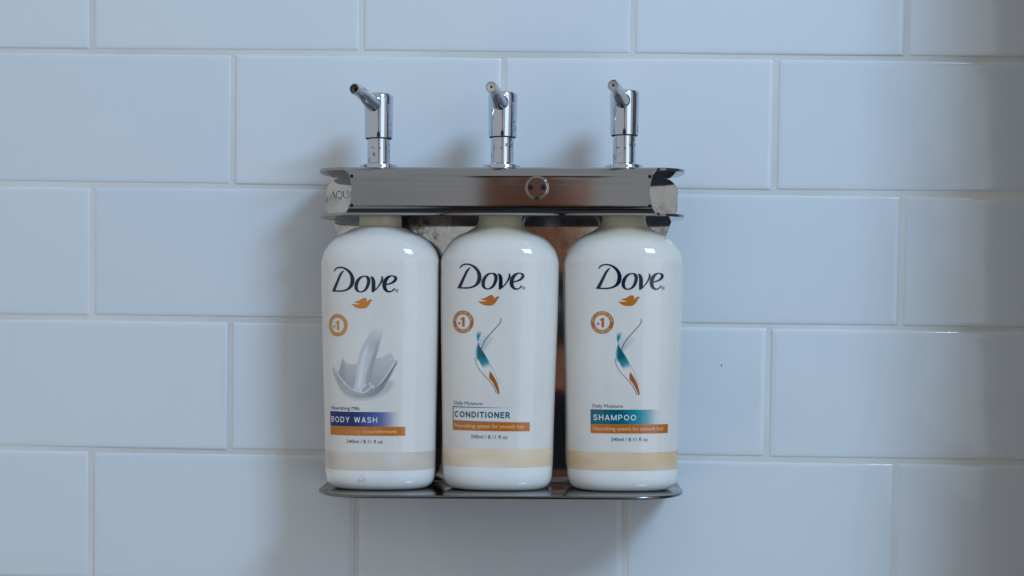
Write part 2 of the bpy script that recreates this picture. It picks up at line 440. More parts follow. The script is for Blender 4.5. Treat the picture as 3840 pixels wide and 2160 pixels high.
# front bar: one bent sheet, flange - bend - face - bend - flange, with a hollowed end
ZT, ZB, DFR, RB, D0 = 79.5, 53.3, 64.6, 5.2, 3.0
path, typ = [], []                                     # (d, z) of the outer skin
for i in range(29): path.append((D0+(DFR-RB-D0)*i/28, ZT))
for i in range(1, 11):
    a = math.pi/2*i/10
    path.append((DFR-RB+RB*math.sin(a), ZT-RB+RB*math.cos(a)))
for i in range(1, 15): path.append((DFR, ZT-RB-(ZT-ZB-2*RB)*i/14))
for i in range(1, 11):
    a = math.pi/2*i/10
    path.append((DFR-RB+RB*math.cos(a), ZB+RB-RB*math.sin(a)))
for i in range(1, 29): path.append((DFR-RB-(DFR-RB-D0)*i/28, ZB))
wfl = pchip([0, 3, 5, 8, 12, 25, 40, 46, 51, 55, 58, 60.5, 62.5, 64.6], [88, 90, 94.5, 97, 98.8, 101, 101.2, 100.4, 98, 94.5, 90.6, 87.2, 85.0, 83.2])
wface = pchip([ZB, ZB+4, (ZT+ZB)/2, ZT-4, ZT], [84.0, 82.2, 80.6, 82.2, 84.0])
def half_w(d, z):
    if d < DFR-RB: return float(wfl(d))
    k = min(1, max(0, (d-(DFR-RB))/RB))
    return float(wfl(d))*(1-k)+float(wface(z))*k
NU = 64
V, F = [], []
nrm = []
for i, (d, z) in enumerate(path):
    a, b = path[max(0, i-1)], path[min(len(path)-1, i+1)]
    td, tz = b[0]-a[0], b[1]-a[1]
    L = math.hypot(td, tz); nrm.append((-tz/L, td/L))
TH = 1.5
for side in (0, 1):
    for (d, z), n in zip(path, nrm):
        hw = half_w(d, z)
        for u in range(NU+1):
            x = hw*(2*u/NU-1)+.6
            V.append((x, d-n[0]*TH*side, z-n[1]*TH*side))
W1 = NU+1; NP = len(path); OFF = W1*NP
for i in range(NP-1):
    for u in range(NU):
        a = i*W1+u
        F.append((a, a+1, a+W1+1, a+W1))
        F.append((OFF+a, OFF+a+W1, OFF+a+W1+1, OFF+a+1))
    for u in (0, NU):
        a = i*W1+u
        F.append((a, a+W1, OFF+a+W1, OFF+a) if u == 0 else (a+W1, a, OFF+a, OFF+a+W1))
for i in (0, NP-1):
    for u in range(NU):
        a = i*W1+u
        F.append((a+1, a, OFF+a, OFF+a+1) if i == 0 else (a, a+1, OFF+a+1, OFF+a))
bar = mesh('front_bar', BZ(V), F, M_COVER, bracket, sharp=50)
bm = bmesh.new(); bm.from_mesh(bar.data); bmesh.ops.recalc_face_normals(bm, faces=bm.faces); bm.to_mesh(bar.data); bm.free()
bar.data.set_sharp_from_angle(angle=math.radians(50))

# two-hole security screw on the bar
ROT_FRONT = Matrix.Rotation(math.radians(90), 4, 'X')            # lathe z -> towards the viewer (-y)
def front_lathe(name, prof, x, d, z, mat, parent, seg=40, dz=99.0):
    V, F = lathe_data(prof, seg)
    V = [(p[0]+x, p[1]-d, p[2]+z+dz) for p in xf(V, ROT_FRONT)]
    return mesh(name, V, F, mat, parent, sharp=20)
screw = front_lathe('security_screw', [(6.5, -0.4), (6.5, 0.1), (6.3, 0.16), (6.15, 0.02), (6.05, 0.02), (5.98, 0.7), (5.75, 1.02), (5.5, 1.1), (5.4, 1.12), (5.2, 1.12), (0, 1.12)], 20.3, DFR, 68.2, M_SCREW, bracket)
for sx in (-3.45, 3.4):
    front_lathe('screw_hole', [(1.4, 1.0), (1.4, 1.13), (1.3, 1.16), (0, 1.16)], 20.3+sx, DFR, 68.2, M_DARK, screw, 20)  # raised black discs stand in for the shade inside the two holes
# small dark dots set at the corners of the bar
for sx in (-1, 1):
    for zz in (74.2, 58.4):
        front_lathe('dark_dot', [(1.0, -0.2), (1.0, 0.04), (0.8, 0.06), (0, 0.06)], sx*(float(wface(zz))-1.35)+.6, DFR, zz, M_DARK, bar, 14)

# AQUA cut into the back plate (the rest of the word is behind the bar)
def stroke_poly(pts, w0, w1=None):
    w1 = w0 if w1 is None else w1
    L, R_ = [], []
    for i, p in enumerate(pts):
        a, b = pts[max(0, i-1)], pts[min(len(pts)-1, i+1)]
        tx, ty = b[0]-a[0], b[1]-a[1]
        l = math.hypot(tx, ty) or 1
        w_ = (w0+(w1-w0)*i/(len(pts)-1))/2
        L.append((p[0]-ty/l*w_, p[1]+tx/l*w_)); R_.append((p[0]+ty/l*w_, p[1]-tx/l*w_))
    return L + R_[::-1]
def arc(cx, cy, rx, ry, a0, a1, n=18):
    return [(cx+rx*math.cos(math.radians(a0+(a1-a0)*i/n)), cy+ry*math.sin(math.radians(a0+(a1-a0)*i/n))) for i in range(n+1)]
letters = []
def A_(x): return [stroke_poly([(x+.15, 0), (x+1.45, 4)], .22), stroke_poly([(x+1.45, 4), (x+2.85, 0)], .5), stroke_poly([(x+.7, 1.5), (x+2.2, 1.5)], .22),
                   stroke_poly([(x-.3, .08), (x+.6, .08)], .18), stroke_poly([(x+2.3, .08), (x+3.3, .08)], .18)]
def Q_(x): return [stroke_poly(arc(x+1.8, 2, 1.75, 2.0, 0, 350, 28), .42), stroke_poly([(x+1.9, .1), (x+2.7, -.7), (x+3.7, -1.0)], .42, .2)]
def U_(x): return [stroke_poly([(x+.5, 4), (x+.5, 1.4)] + arc(x+1.75, 1.35, 1.25, 1.3, 180, 360, 14) + [(x+3, 4)], .42, .24), stroke_poly([(x, 3.95), (x+1.0, 3.95)], .18), stroke_poly([(x+2.6, 3.95), (x+3.4, 3.95)], .18)]
for p in A_(0)+Q_(3.2)+U_(7.0)+A_(10.6): letters.append(p)
bm = bmesh.new()
for i, p in enumerate(letters):
    h = 2.66 + .004*(i % 5)
    n = len(p)//2
    vs = [bm.verts.new(((q[0]-99.6)*.001, -h*.001, (q[1]+66.6+99.0)*.001)) for q in p]
    for k in range(n-1):
        bm.faces.new((vs[k], vs[k+1], vs[2*n-2-k], vs[2*n-1-k]))
bmesh.ops.recalc_face_normals(bm, faces=bm.faces)
me = bpy.data.meshes.new('engraved_lettering'); bm.to_mesh(me); bm.free()
link('engraved_lettering', me, M_ENGRAVE, plate)

# ---------------------------------------------------------------- bottles
NEXP = 2.4
PZ = [-97.3, -96.7, -95.2, -92.8, -89, -60, 28, 33.2, 38.5, 42.7, 45.6, 47.0]
PA = [23.6, 26.2, 28.4, 29.9, 30.65, 31.3, 33.0, 31.8, 28.6, 24.3, 18.3, 15.8]
PB = [16.2, 18.4, 20.2, 21.4, 22.0, 22.4, 23.2, 22.6, 21, 19, 16, 14.6]
fa, fb = pchip(PZ, PA), pchip(PZ, PB)
_x = np.sin(np.linspace(0, np.pi/2, 3000)); _e = (1-_x**NEXP)**(1/NEXP)
_S = np.concatenate([[0], np.cumsum(np.hypot(np.diff(_x*32), np.diff(_e*22.6)))])
def surf(s, z, off):
    """label coordinates (s along the girth from the bottle's front, z height), lifted off the plastic by off mm"""
    s = np.asarray(s, float); z = np.asarray(z, float)
    xi = np.sign(s)*np.interp(np.abs(s), _S, _x)
    et = np.interp(np.abs(s), _S, _e)
    off = np.asarray(off)
    return np.stack([(fa(z)+off)*xi, -(fb(z)+off)*et, z+97.3], -1)

def catmull(pts, closed=True, sub=4, corner=52):
    P = [Vector(p) for p in pts]; n = len(P); out = []
    def is_corner(i):
        if not closed and i in (0, n-1): return True
        a, b = P[i]-P[i-1], P[(i+1) % n]-P[i]
        return a.length > 0 and b.length > 0 and math.degrees(a.angle(b)) > corner
    cs = [is_corner(i) for i in range(n)]
    for i in range(n if closed else n-1):
        p1, p2 = P[i], P[(i+1) % n]
        p0 = p1 if cs[i] else P[i-1]
        p3 = p2 if cs[(i+1) % n] else P[(i+2) % n]
        for k in range(sub):
            t = k/sub
            out.append(tuple(0.5*((2*p1)+(p2-p0)*t+(2*p0-5*p1+4*p2-p3)*t*t+(3*p1-p0-3*p2+p3)*t**3)))
    if not closed: out.append(tuple(P[-1]))
    return out

def fatten(P, d):
    """move a closed outline outwards by d"""
    n = len(P)
    ar = sum(P[i][0]*P[(i+1) % n][1]-P[(i+1) % n][0]*P[i][1] for i in range(n))
    s = d if ar > 0 else -d
    out = []
    for i in range(n):
        a, b = P[i-1], P[(i+1) % n]
        tx, ty = b[0]-a[0], b[1]-a[1]
        l = math.hypot(tx, ty) or 1
        out.append((P[i][0]+ty/l*s, P[i][1]-tx/l*s))
    return out

def set_ink(me, cols):
    at = me.color_attributes.new('ink', 'FLOAT_COLOR', 'POINT')
    at.data.foreach_set('color', np.asarray(cols, np.float32).ravel())

def decal_from_bm(name, bm, parent, off, ds, dz, color, inkfn=None):
    """bm holds a flat design in (s, z) mm; refine it, wrap it on the bottle, ink it"""
    for _ in range(5):
        es = [e for e in bm.edges if abs(e.verts[0].co.x-e.verts[1].co.x) > 1.6]
        if not es: break
        bmesh.ops.subdivide_edges(bm, edges=es, cuts=1, use_grid_fill=False)
        bmesh.ops.triangulate(bm, faces=[f for f in bm.faces if len(f.verts) > 4])
    bmesh.ops.triangulate(bm, faces=bm.faces)
    bm.verts.ensure_lookup_table()
    P = np.array([v.co[:2] for v in bm.verts])
    off = off + np.array([v.co.z for v in bm.verts])
    cols = inkfn(P) if inkfn else np.tile([*color, 1.0], (len(P), 1))
    Q = surf(P[:, 0]+ds, P[:, 1]+dz, off)
    for v, q in zip(bm.verts, Q): v.co = q*.001
    for f in bm.faces:
        if f.normal.length == 0: f.normal_update()
    bm.normal_update()
    fl_ = [f for f in bm.faces if f.normal.y > 0]
    if fl_: bmesh.ops.reverse_faces(bm, faces=fl_)
    me = bpy.data.meshes.new(name)
    bm.to_mesh(me); bm.free()
    me.polygons.foreach_set('use_smooth', [True]*len(me.polygons))
    set_ink(me, cols)
    return link(name, me, M_PRINT, parent)

def bm_polys(groups):
    bm = bmesh.new()
    for loops in groups:
        vs = [bm.verts.new((x, y, 0)) for lp in loops for x, y in lp]
        for t in tessellate_polygon([[Vector((x, y, 0)) for x, y in lp] for lp in loops]):
            try: bm.faces.new([vs[i] for i in t])
            except ValueError: pass
    return bm

def bm_rect(s0, s1, z0, z1, ns=28, nz=2):
    bm = bmesh.new()
    g = [[bm.verts.new((s0+(s1-s0)*i/ns, z0+(z1-z0)*j/nz, 0)) for i in range(ns+1)] for j in range(nz+1)]
    for j in range(nz):
        for i in range(ns): bm.faces.new((g[j][i], g[j][i+1], g[j+1][i+1], g[j+1][i]))
    return bm

_tx = {}
def text_bm(txt, s0, s1, z, cap, bold=0.0, space=1.0):
    """the words set between s0 and s1 on the base line z with capitals cap mm high"""
    cu = bpy.data.curves.new('t', 'FONT')
    cu.body = txt; cu.size = 1; cu.offset = bold; cu.space_character = space; cu.resolution_u = 3
    o = bpy.data.objects.new('t', cu); COL.objects.link(o)
    bpy.context.view_layer.update()
    me = o.evaluated_get(bpy.context.evaluated_depsgraph_get()).to_mesh()
    P = np.array([v.co[:2] for v in me.vertices])
    F_ = [tuple(p.vertices) for p in me.polygons]
    o.to_mesh_clear()
    bpy.data.objects.remove(o); bpy.data.curves.remove(cu)
    x0, x1 = P[:, 0].min(), P[:, 0].max()
    bm = bmesh.new()
    vs = [bm.verts.new((s0+(p[0]-x0)*(s1-s0)/(x1-x0), z+p[1]*cap/0.70, 0)) for p in P]
    for f in F_:
        try: bm.faces.new([vs[i] for i in f])
        except ValueError: pass
    return bm

def caps(ch, t):
    """plain grotesque capitals: (width, centre lines) for a unit cap height and stroke weight t"""
    h = t/2; T, B = 1-h, h
    def bowl(x0, x1, y0, y1):
        r = (y1-y0)/2
        return [(x0, y1)] + arc(x1-r*.95, (y0+y1)/2, r*.95, r, 90, -90, 14) + [(x0, y0)]
    if ch == 'B': return .64, [[(h, 0), (h, 1)], bowl(t, .56, .53, T), bowl(t, .61-h, B, .53)]
    if ch == 'O': return .80, [arc(.40, .5, .40-h, .5-h, 90, 450, 36)]
    if ch == 'D': return .71, [[(h, 0), (h, 1)], [(t, T)] + arc(.33, .5, .38-h, .5-h, 90, -90, 22) + [(t, B)]]
    if ch == 'Y': return .68, [[(h*.8, 1), (.34, .42)], [(.68-h*.8, 1), (.34, .42)], [(.34, .44), (.34, 0)]]
    if ch == 'W': return .98, [[(h*.8, 1), (.25, h*.4)], [(.25, h*.4), (.49, 1-h*.3)], [(.49, 1-h*.3), (.73, h*.4)], [(.73, h*.4), (.98-h*.8, 1)]]
    if ch == 'A': return .70, [[(h*.8, 0), (.35, 1-h*.3)], [(.35, 1-h*.3), (.70-h*.8, 0)], [(.16, .32), (.54, .32)]]
    if ch == 'S': return .64, [catmull([(.60-h, .74), (.50, .90), (.32, T), (.13, .90), (h+.02, .73), (.14, .59), (.34, .51), (.54, .41), (.63-h, .26), (.50, .09), (.32, B), (.12, .10), (h, .27)], False, 4)]
    if ch == 'H': return .70, [[(h, 0), (h, 1)], [(.70-h, 0), (.70-h, 1)], [(t, .52), (.70-t, .52)]]
    if ch == 'C': return .75, [arc(.39, .5, .39-h, .5-h, 42, 318, 30)]
    if ch == 'N': return .72, [[(h, 0), (h, 1)], [(.72-h, 0), (.72-h, 1)], [(h, T), (.72-h, B)]]
    if ch == 'I': return t, [[(h, 0), (h, 1)]]
    if ch == 'T': return .62, [[(0, T), (.62, T)], [(.31, 1-t), (.31, 0)]]
    if ch == 'E': return .58, [[(h, 0), (h, 1)], [(t, T), (.57, T)], [(t, .52), (.53, .52)], [(t, B), (.58, B)]]
    if ch == 'R': return .68, [[(h, 0), (h, 1)], bowl(t, .63-h, .46, T), [(.36, .46), (.68-h, 0)]]
    if ch == 'P': return .64, [[(h, 0), (h, 1)], bowl(t, .63-h, .44, T)]
    if ch == 'M': return .84, [[(h, 0), (h, 1)], [(.84-h, 0), (.84-h, 1)], [(h, T), (.42, h)], [(.42, h), (.84-h, T)]]
    return .32, []
def caps_bm(txt, s0, s1, z, cap, t, gap):
    x = 0; items = []
    for ch in txt:
        w_, st = caps(ch, t)
        items += [[(x+a, b_) for a, b_ in q] for q in st]
        x += w_+gap
    x -= gap
    k = (s1-s0)/x
    bm = bmesh.new()
    for i, q in enumerate(items):
        p = stroke_poly([(s0+a*k, z+b_*cap) for a, b_ in q], t*cap)
        n = len(p)//2
        vs = [bm.verts.new((c[0], c[1], .004*(i % 4))) for c in p]
        for j in range(n-1): bm.faces.new((vs[j], vs[j+1], vs[2*n-2-j], vs[2*n-1-j]))
    return bm

def ring_text_into(bm, txt, cx, cz, r, a_mid, span, cap, inward):
    n = len(txt)
    for i, ch in enumerate(txt):
        if ch == ' ': continue
        t = (i+.5)/n-.5
        a = math.radians(a_mid + (span*t if inward else -span*t))
        b2 = text_bm(ch, -cap*.36, cap*.36, 0, cap)
        th = a-math.pi/2 if not inward else a+math.pi/2
        vmap = {}
        for v in b2.verts:
            x, y = v.co.x, v.co.y-cap/2
            vmap[v] = bm.verts.new((cx+r*math.cos(a)+x*math.cos(th)-y*math.sin(th), cz+r*math.sin(a)+x*math.sin(th)+y*math.cos(th), 0))
        for f in b2.faces: bm.faces.new([vmap[v] for v in f.verts])
        b2.free()

# ---- soft printed pictures: painted numerically onto a fine sheet that follows the bottle
def seg_dist(P, a, b):
    ab = b-a; t = np.clip(((P-a)@ab)/max(ab@ab, 1e-9), 0, 1)
    return np.hypot(*(P-a-t[:, None]*ab).T), t
def poly_sd(P, poly):
    poly = np.array(poly); n = len(poly)
    d = np.full(len(P), 1e9); ins = np.zeros(len(P), bool)
    for i in range(n):
        a, b = poly[i], poly[(i+1) % n]
        d = np.minimum(d, seg_dist(P, a, b)[0])
        c = ((a[1] > P[:, 1]) != (b[1] > P[:, 1]))
        with np.errstate(divide='ignore', invalid='ignore'):
            xx = (b[0]-a[0])*(P[:, 1]-a[1])/(b[1]-a[1]+1e-12)+a[0]
        ins ^= c & (P[:, 0] < xx)
    return np.where(ins, -d, d)
def sstep(x): x = np.clip(x, 0, 1); return x*x*(3-2*x)
class Paint:
    def __init__(s, s0, s1, z0, z1, res):
        s.ns, s.nz = int((s1-s0)/res)+1, int((z1-z0)/res)+1
        X, Z = np.meshgrid(np.linspace(s0, s1, s.ns), np.linspace(z0, z1, s.nz))
        s.P = np.stack([X.ravel(), Z.ravel()], 1)
        s.C = np.zeros((len(s.P), 3)); s.A = np.zeros(len(s.P))
    def over(s, col, a):
        col = np.asarray(col, float)
        col = np.broadcast_to(col, s.C.shape)
        na = a+s.A*(1-a)
        with np.errstate(divide='ignore', invalid='ignore'):
            c = (col*a[:, None]+s.C*(s.A*(1-a))[:, None])/np.maximum(na, 1e-6)[:, None]
        s.C = np.where(na[:, None] > 1e-5, c, col); s.A = na
    def fade(s, p0, p1):
        p0, p1 = np.array(p0), np.array(p1); ab = p1-p0
        return np.clip(((s.P-p0)@ab)/(ab@ab), 0, 1)
    def poly(s, pts, col, a=1.0, soft=.25, mul=None, smooth=True):
        pts = catmull(pts, True, 3) if smooth else pts
        c = sstep(.5-poly_sd(s.P, pts)/(2*soft))*a
        s.over(col, c if mul is None else c*mul)
    def line(s, pts, w0, w1, col, a=1.0, soft=.2, mul=None):
        pts = np.array(catmull(pts, False, 4)); n = len(pts)-1
        best = np.full(len(s.P), 1e9)
        for i in range(n):
            d, t = seg_dist(s.P, pts[i], pts[i+1])
            u = (i+t)/n
            best = np.minimum(best, d-(w0+(w1-w0)*u)/2)
        c = sstep(.5-best/(2*soft))*a
        s.over(col, c if mul is None else c*mul)
    def build(s, name, parent, off, ds, dz):
        keep = s.A > .006
        idx = np.arange(len(s.P)).reshape(s.nz, s.ns)
        q = np.stack([idx[:-1, :-1], idx[:-1, 1:], idx[1:, 1:], idx[1:, :-1]], -1).reshape(-1, 4)
        q = q[keep[q].any(1)]
        used = np.unique(q); rm = np.full(len(s.P), -1); rm[used] = np.arange(len(used))
        Q = surf(s.P[used, 0]+ds, s.P[used, 1]+dz, off)*.001
        me = bpy.data.meshes.new(name)
        me.from_pydata(Q.tolist(), [], rm[q].tolist())
        me.polygons.foreach_set('use_smooth', [True]*len(me.polygons))
        set_ink(me, np.concatenate([s.C[used], s.A[used, None]], 1))
        return link(name, me, M_PRINT, parent)

NAVY = (0.006, 0.010, 0.032)
TEAL_D = (0.004, 0.095, 0.15)
def paint_swoosh():
    W = SWOOSH
    p = Paint(-14, 3.5, -43.5, -1, .22)
    g = W['grad']
    p.poly(W['mist'], (.45, .62, .74), .5, 1.0, 1-p.fade(W['mist'][3], W['mist'][1]))
    p.poly(W['sliver'], (.10, .46, .54), .85, .3)
    m = p.fade(g[0], g[1])
    col = np.array([.003, .105, .145])*(1-m[:, None])+np.array([.04, .48, .54])*m[:, None]
    p.poly(W['main'], col, 1.0, .18, 1-sstep((m-.35)/.65))
    p.poly(W['flare'], (.005, .27, .36), 1.0, .2, 1-p.fade(g[2], g[3]))
    p.line([(x+.75, z+.15) for x, z in W['gray'][1:]], .5, .5, (.95, .96, .97), .7, .4)
    p.line(W['faint'], .3, .2, (.28, .55, .60), .6, .2)
    p.line(W['gray'], .25, .32, (.16, .15, .14), .9, .18)
    p.line(W['line'], .3, .46, (.20, .085, .03), 1.0, .16)
    p.poly(W['leaf'], (.42, .105, .012), 1.0, .15)
    return p
def paint_milk():
    W = MILK
    (s0, z1), (s1, z0) = W['bounds']
    p = Paint(s0, s1, z0, z1, .27)
    top = p.fade(W['stream'][0], W['stream'][5])
    p.poly(W['shadow'], (.34, .34, .36), .4, 2.6)
    vert = p.fade((0, -22), (0, -40))
    p.poly(W['bowl'], np.array([.68, .665, .65])*(1-vert[:, None])+np.array([.46, .445, .445])*vert[:, None], .8, .9)
    p.poly(W['spike'], (.36, .355, .365), .6, .9)
    p.line(W['backrim'], .5, .3, (.47, .475, .50), .7, .6)
    sv = p.fade((-16, 0), (8, 0))
    p.poly(W['stream'], np.array([.63, .615, .61])[None]*np.ones((len(p.P), 1)), .95, .5, sstep(top*1.5))
    p.line(W['streamdark'], 1.2, 3.2, (.37, .365, .37), .8, .9, sstep(top*1.3))
    p.line(W['streamlight'], .8, 1.8, (.78, .78, .78), .8, 1.0, sstep(top*1.3))
    p.poly(W['outer'], np.array([.52, .51, .50])*(1-sv[:, None])+np.array([.22, .225, .24])*sv[:, None], .85, .95)
    p.line(W['rim'], .8, .7, (.74, .74, .75), .8, .4)
    p.line(W['lip'], 1.0, .35, (.72, .72, .73), .9, .25)
    p.line([(q[0]+.55, q[1]-.5) for q in W['lip']], .9, .3, (.17, .17, .19), .7, .4)
    for q in W['drops']: p.line([q, (q[0]+.1, q[1]-.8)], .9, .8, (.80, .80, .81), .9, .3)
    return p
SWOOSH_P, MILK_P = paint_swoosh(), paint_milk()

def scalloped(x): return x

def body_mesh(flat_top):
    zs = np.concatenate([[-97.3, -97.1, -96.7, -96.2, -95.2, -94, -92.8, -91, -89], np.linspace(-86, 24, 40), np.linspace(26, 47.0, 30)])
    SEG = 160
    V, F = [], []
    def ring(a, b, z, n):
        r0 = len(V)
        for i in range(SEG):
            t = 2*math.pi*i/SEG
            c, s_ = math.cos(t), math.sin(t)
            V.append((a*math.copysign(abs(c)**(2/n), c), b*math.copysign(abs(s_)**(2/n), s_), z+97.3))
        return r0
    rs = []
    for a, b, z in ((12, 8, -95.6), (21, 13.8, -96.0), (22.4, 15.2, -97.1)): rs.append(ring(a, b, z, NEXP))
    for z in zs:
        k = max(0, min(1, (z-36)/10))
        rs.append(ring(float(fa(z)), float(fb(z)), z, NEXP+(2.0-NEXP)*k))
    if flat_top:
        for a, z in ((14.2, 47.55), (12.6, 47.75), (11.2, 47.75)): rs.append(ring(a, a, z, 2))
    else:
        for a, b, z in ((14.2, 13.6, 48.0), (13.3, 13.1, 48.9), (12.6, 12.6, 50.2), (12.1, 12.1, 52.0), (11.9, 11.9, 53.8)): rs.append(ring(a, b, z, 2))
    for a, b in zip(rs, rs[1:]):
        for i in range(SEG):
            j = (i+1) % SEG
            F.append((a+i, a+j, b+j, b+i))
    F.append(tuple(reversed(range(rs[0], rs[0]+SEG))))
    F.append(tuple(range(rs[-1], rs[-1]+SEG)))
    return V, F

def tube(pts, rad, seg=28, cap=(True, True)):
    P = [Vector(p) for p in pts]
    V, F, rings = [], [], []
    up = Vector((0, 0, 1))
    for i, p in enumerate(P):
        t = (P[min(i+1, len(P)-1)]-P[max(i-1, 0)]).normalized()
        a = t.cross(up).normalized(); b = a.cross(t).normalized()
        rings.append(len(V))
        for k in range(seg):
            th = 2*math.pi*k/seg
            V.append(tuple(p+(a*math.cos(th)+b*math.sin(th))*rad[i]))
    for A, B in zip(rings, rings[1:]):
        for k in range(seg):
            j = (k+1) % seg
            F.append((A+k, A+j, B+j, B+k))
    if cap[0]: F.append(tuple(reversed(range(seg))))
    if cap[1]: F.append(tuple(range(rings[-1], rings[-1]+seg)))
    return V, F

def add_pump(root, px, ztop, yaw, plug, swing):
    """pump in bottle-local mm; ztop is the head's top above the shelf"""
    L0 = 97.3
    def put(name, V, F, mat, parent, sharp=35):
        return mesh(name, [(v[0]+px, v[1], v[2]) for v in V], F, mat, parent, sharp=sharp)
    V, F = lathe_data([(10.4, 79.6+L0), (10.4, 82.0+L0), (10.1, 82.5+L0), (8.6, 83.0+L0), (7.0, 83.3+L0), (6.6, 83.7+L0), (6.2, 83.8+L0)], 56)
    put('pump_collar', V, F, M_CHROME, root)
    zb = ztop-24.8
    V, F = lathe_data([(6.25, 79+L0), (6.25, zb+3+L0), (0, zb+3+L0)], 56)
    put('pump_stem', V, F, M_CHROME, root)
    z0, z1 = zb+L0, ztop+L0
    V, F = lathe_data([(6.3, z0+4), (7.1, z0+3.8), (7.4, z0+.2), (7.65, z0), (7.72, z0+.3), (7.85, z0+8), (8.15, z1-3.0), (8.12, z1-1.8), (7.7, z1-.75), (6.6, z1-.1), (3.4, z1+.45), (0, z1+.6)], 64)
    head = put('pump_head', V, F, M_CHROME, root, 30)
    V, F = lathe_data([(6.3, z0-.55), (6.9, z0-.5), (7.25, z0-.1), (7.25, z0+2), (6.3, z0+2)], 48)
    put('gap_shade_ring', V, F, M_BLACK, root)  # black ring stands in for the shade in the gap under the head
    # spout: leaves the front of the head low, sweeps out and up
    zc = z1-5.0
    ctrl = [(3.0, -1.6), (6.5, -1.3), (10, -0.6), (15, .9), (20, 2.5), (25, 3.5), (29.6, 3.9)]
    fr = pchip([c[0] for c in ctrl], [c[1] for c in ctrl])
    rr = pchip([3, 7, 10, 14, 20, 29.6], [4.7, 4.6, 4.25, 3.85, 3.4, 3.05])
    us = np.linspace(3, 29.6, 26)
    dx, dy = math.sin(yaw), -math.cos(yaw)
    V, F = tube([(u*dx, u*dy, zc+float(fr(u))) for u in us], [float(rr(u)) for u in us], 32, (True, False))
    sp = put('spout', V, F, M_SPOUT, root, 60)
    tip = Vector((29.6*dx, 29.6*dy, zc+float(fr(29.6))))
    Rm = Matrix.Translation(tip) @ Matrix.Rotation(yaw, 4, 'Z') @ Matrix.Rotation(math.radians(90-4), 4, 'X')
    def tiplathe(name, prof, mat):
        V, F = lathe_data(prof, 32)
        return put(name, xf(V, Rm), F, mat, sp)
    tiplathe('nozzle', [(3.05, -.3), (3.1, .3), (2.95, .6), (2.5, .55), (2.35, -.1), (2.3, -2.2), (0, -2.2)], M_CHROME)
    if plug == 'open':
        tiplathe('nozzle_lining', [(2.3, -1.0), (1.5, -.6), (1.1, -.9), (.95, -1.6)], M_BROWN)
        tiplathe('nozzle_hole', [(1.1, -1.3), (0, -1.35)], M_DARK)  # black disc paints the dark depth of the bore
    else:
        tiplathe('nozzle_plug', [(2.5, .1), (2.3, .45), (1.7, .3), (.75, .05), (.55, -.4)], M_RESIN if plug == 'soap' else M_RESIN_GREY)
        tiplathe('nozzle_hole', [(.75, -.15), (0, -.2)], M_DARK)  # black disc paints the dark depth of the plug's hole
    return head

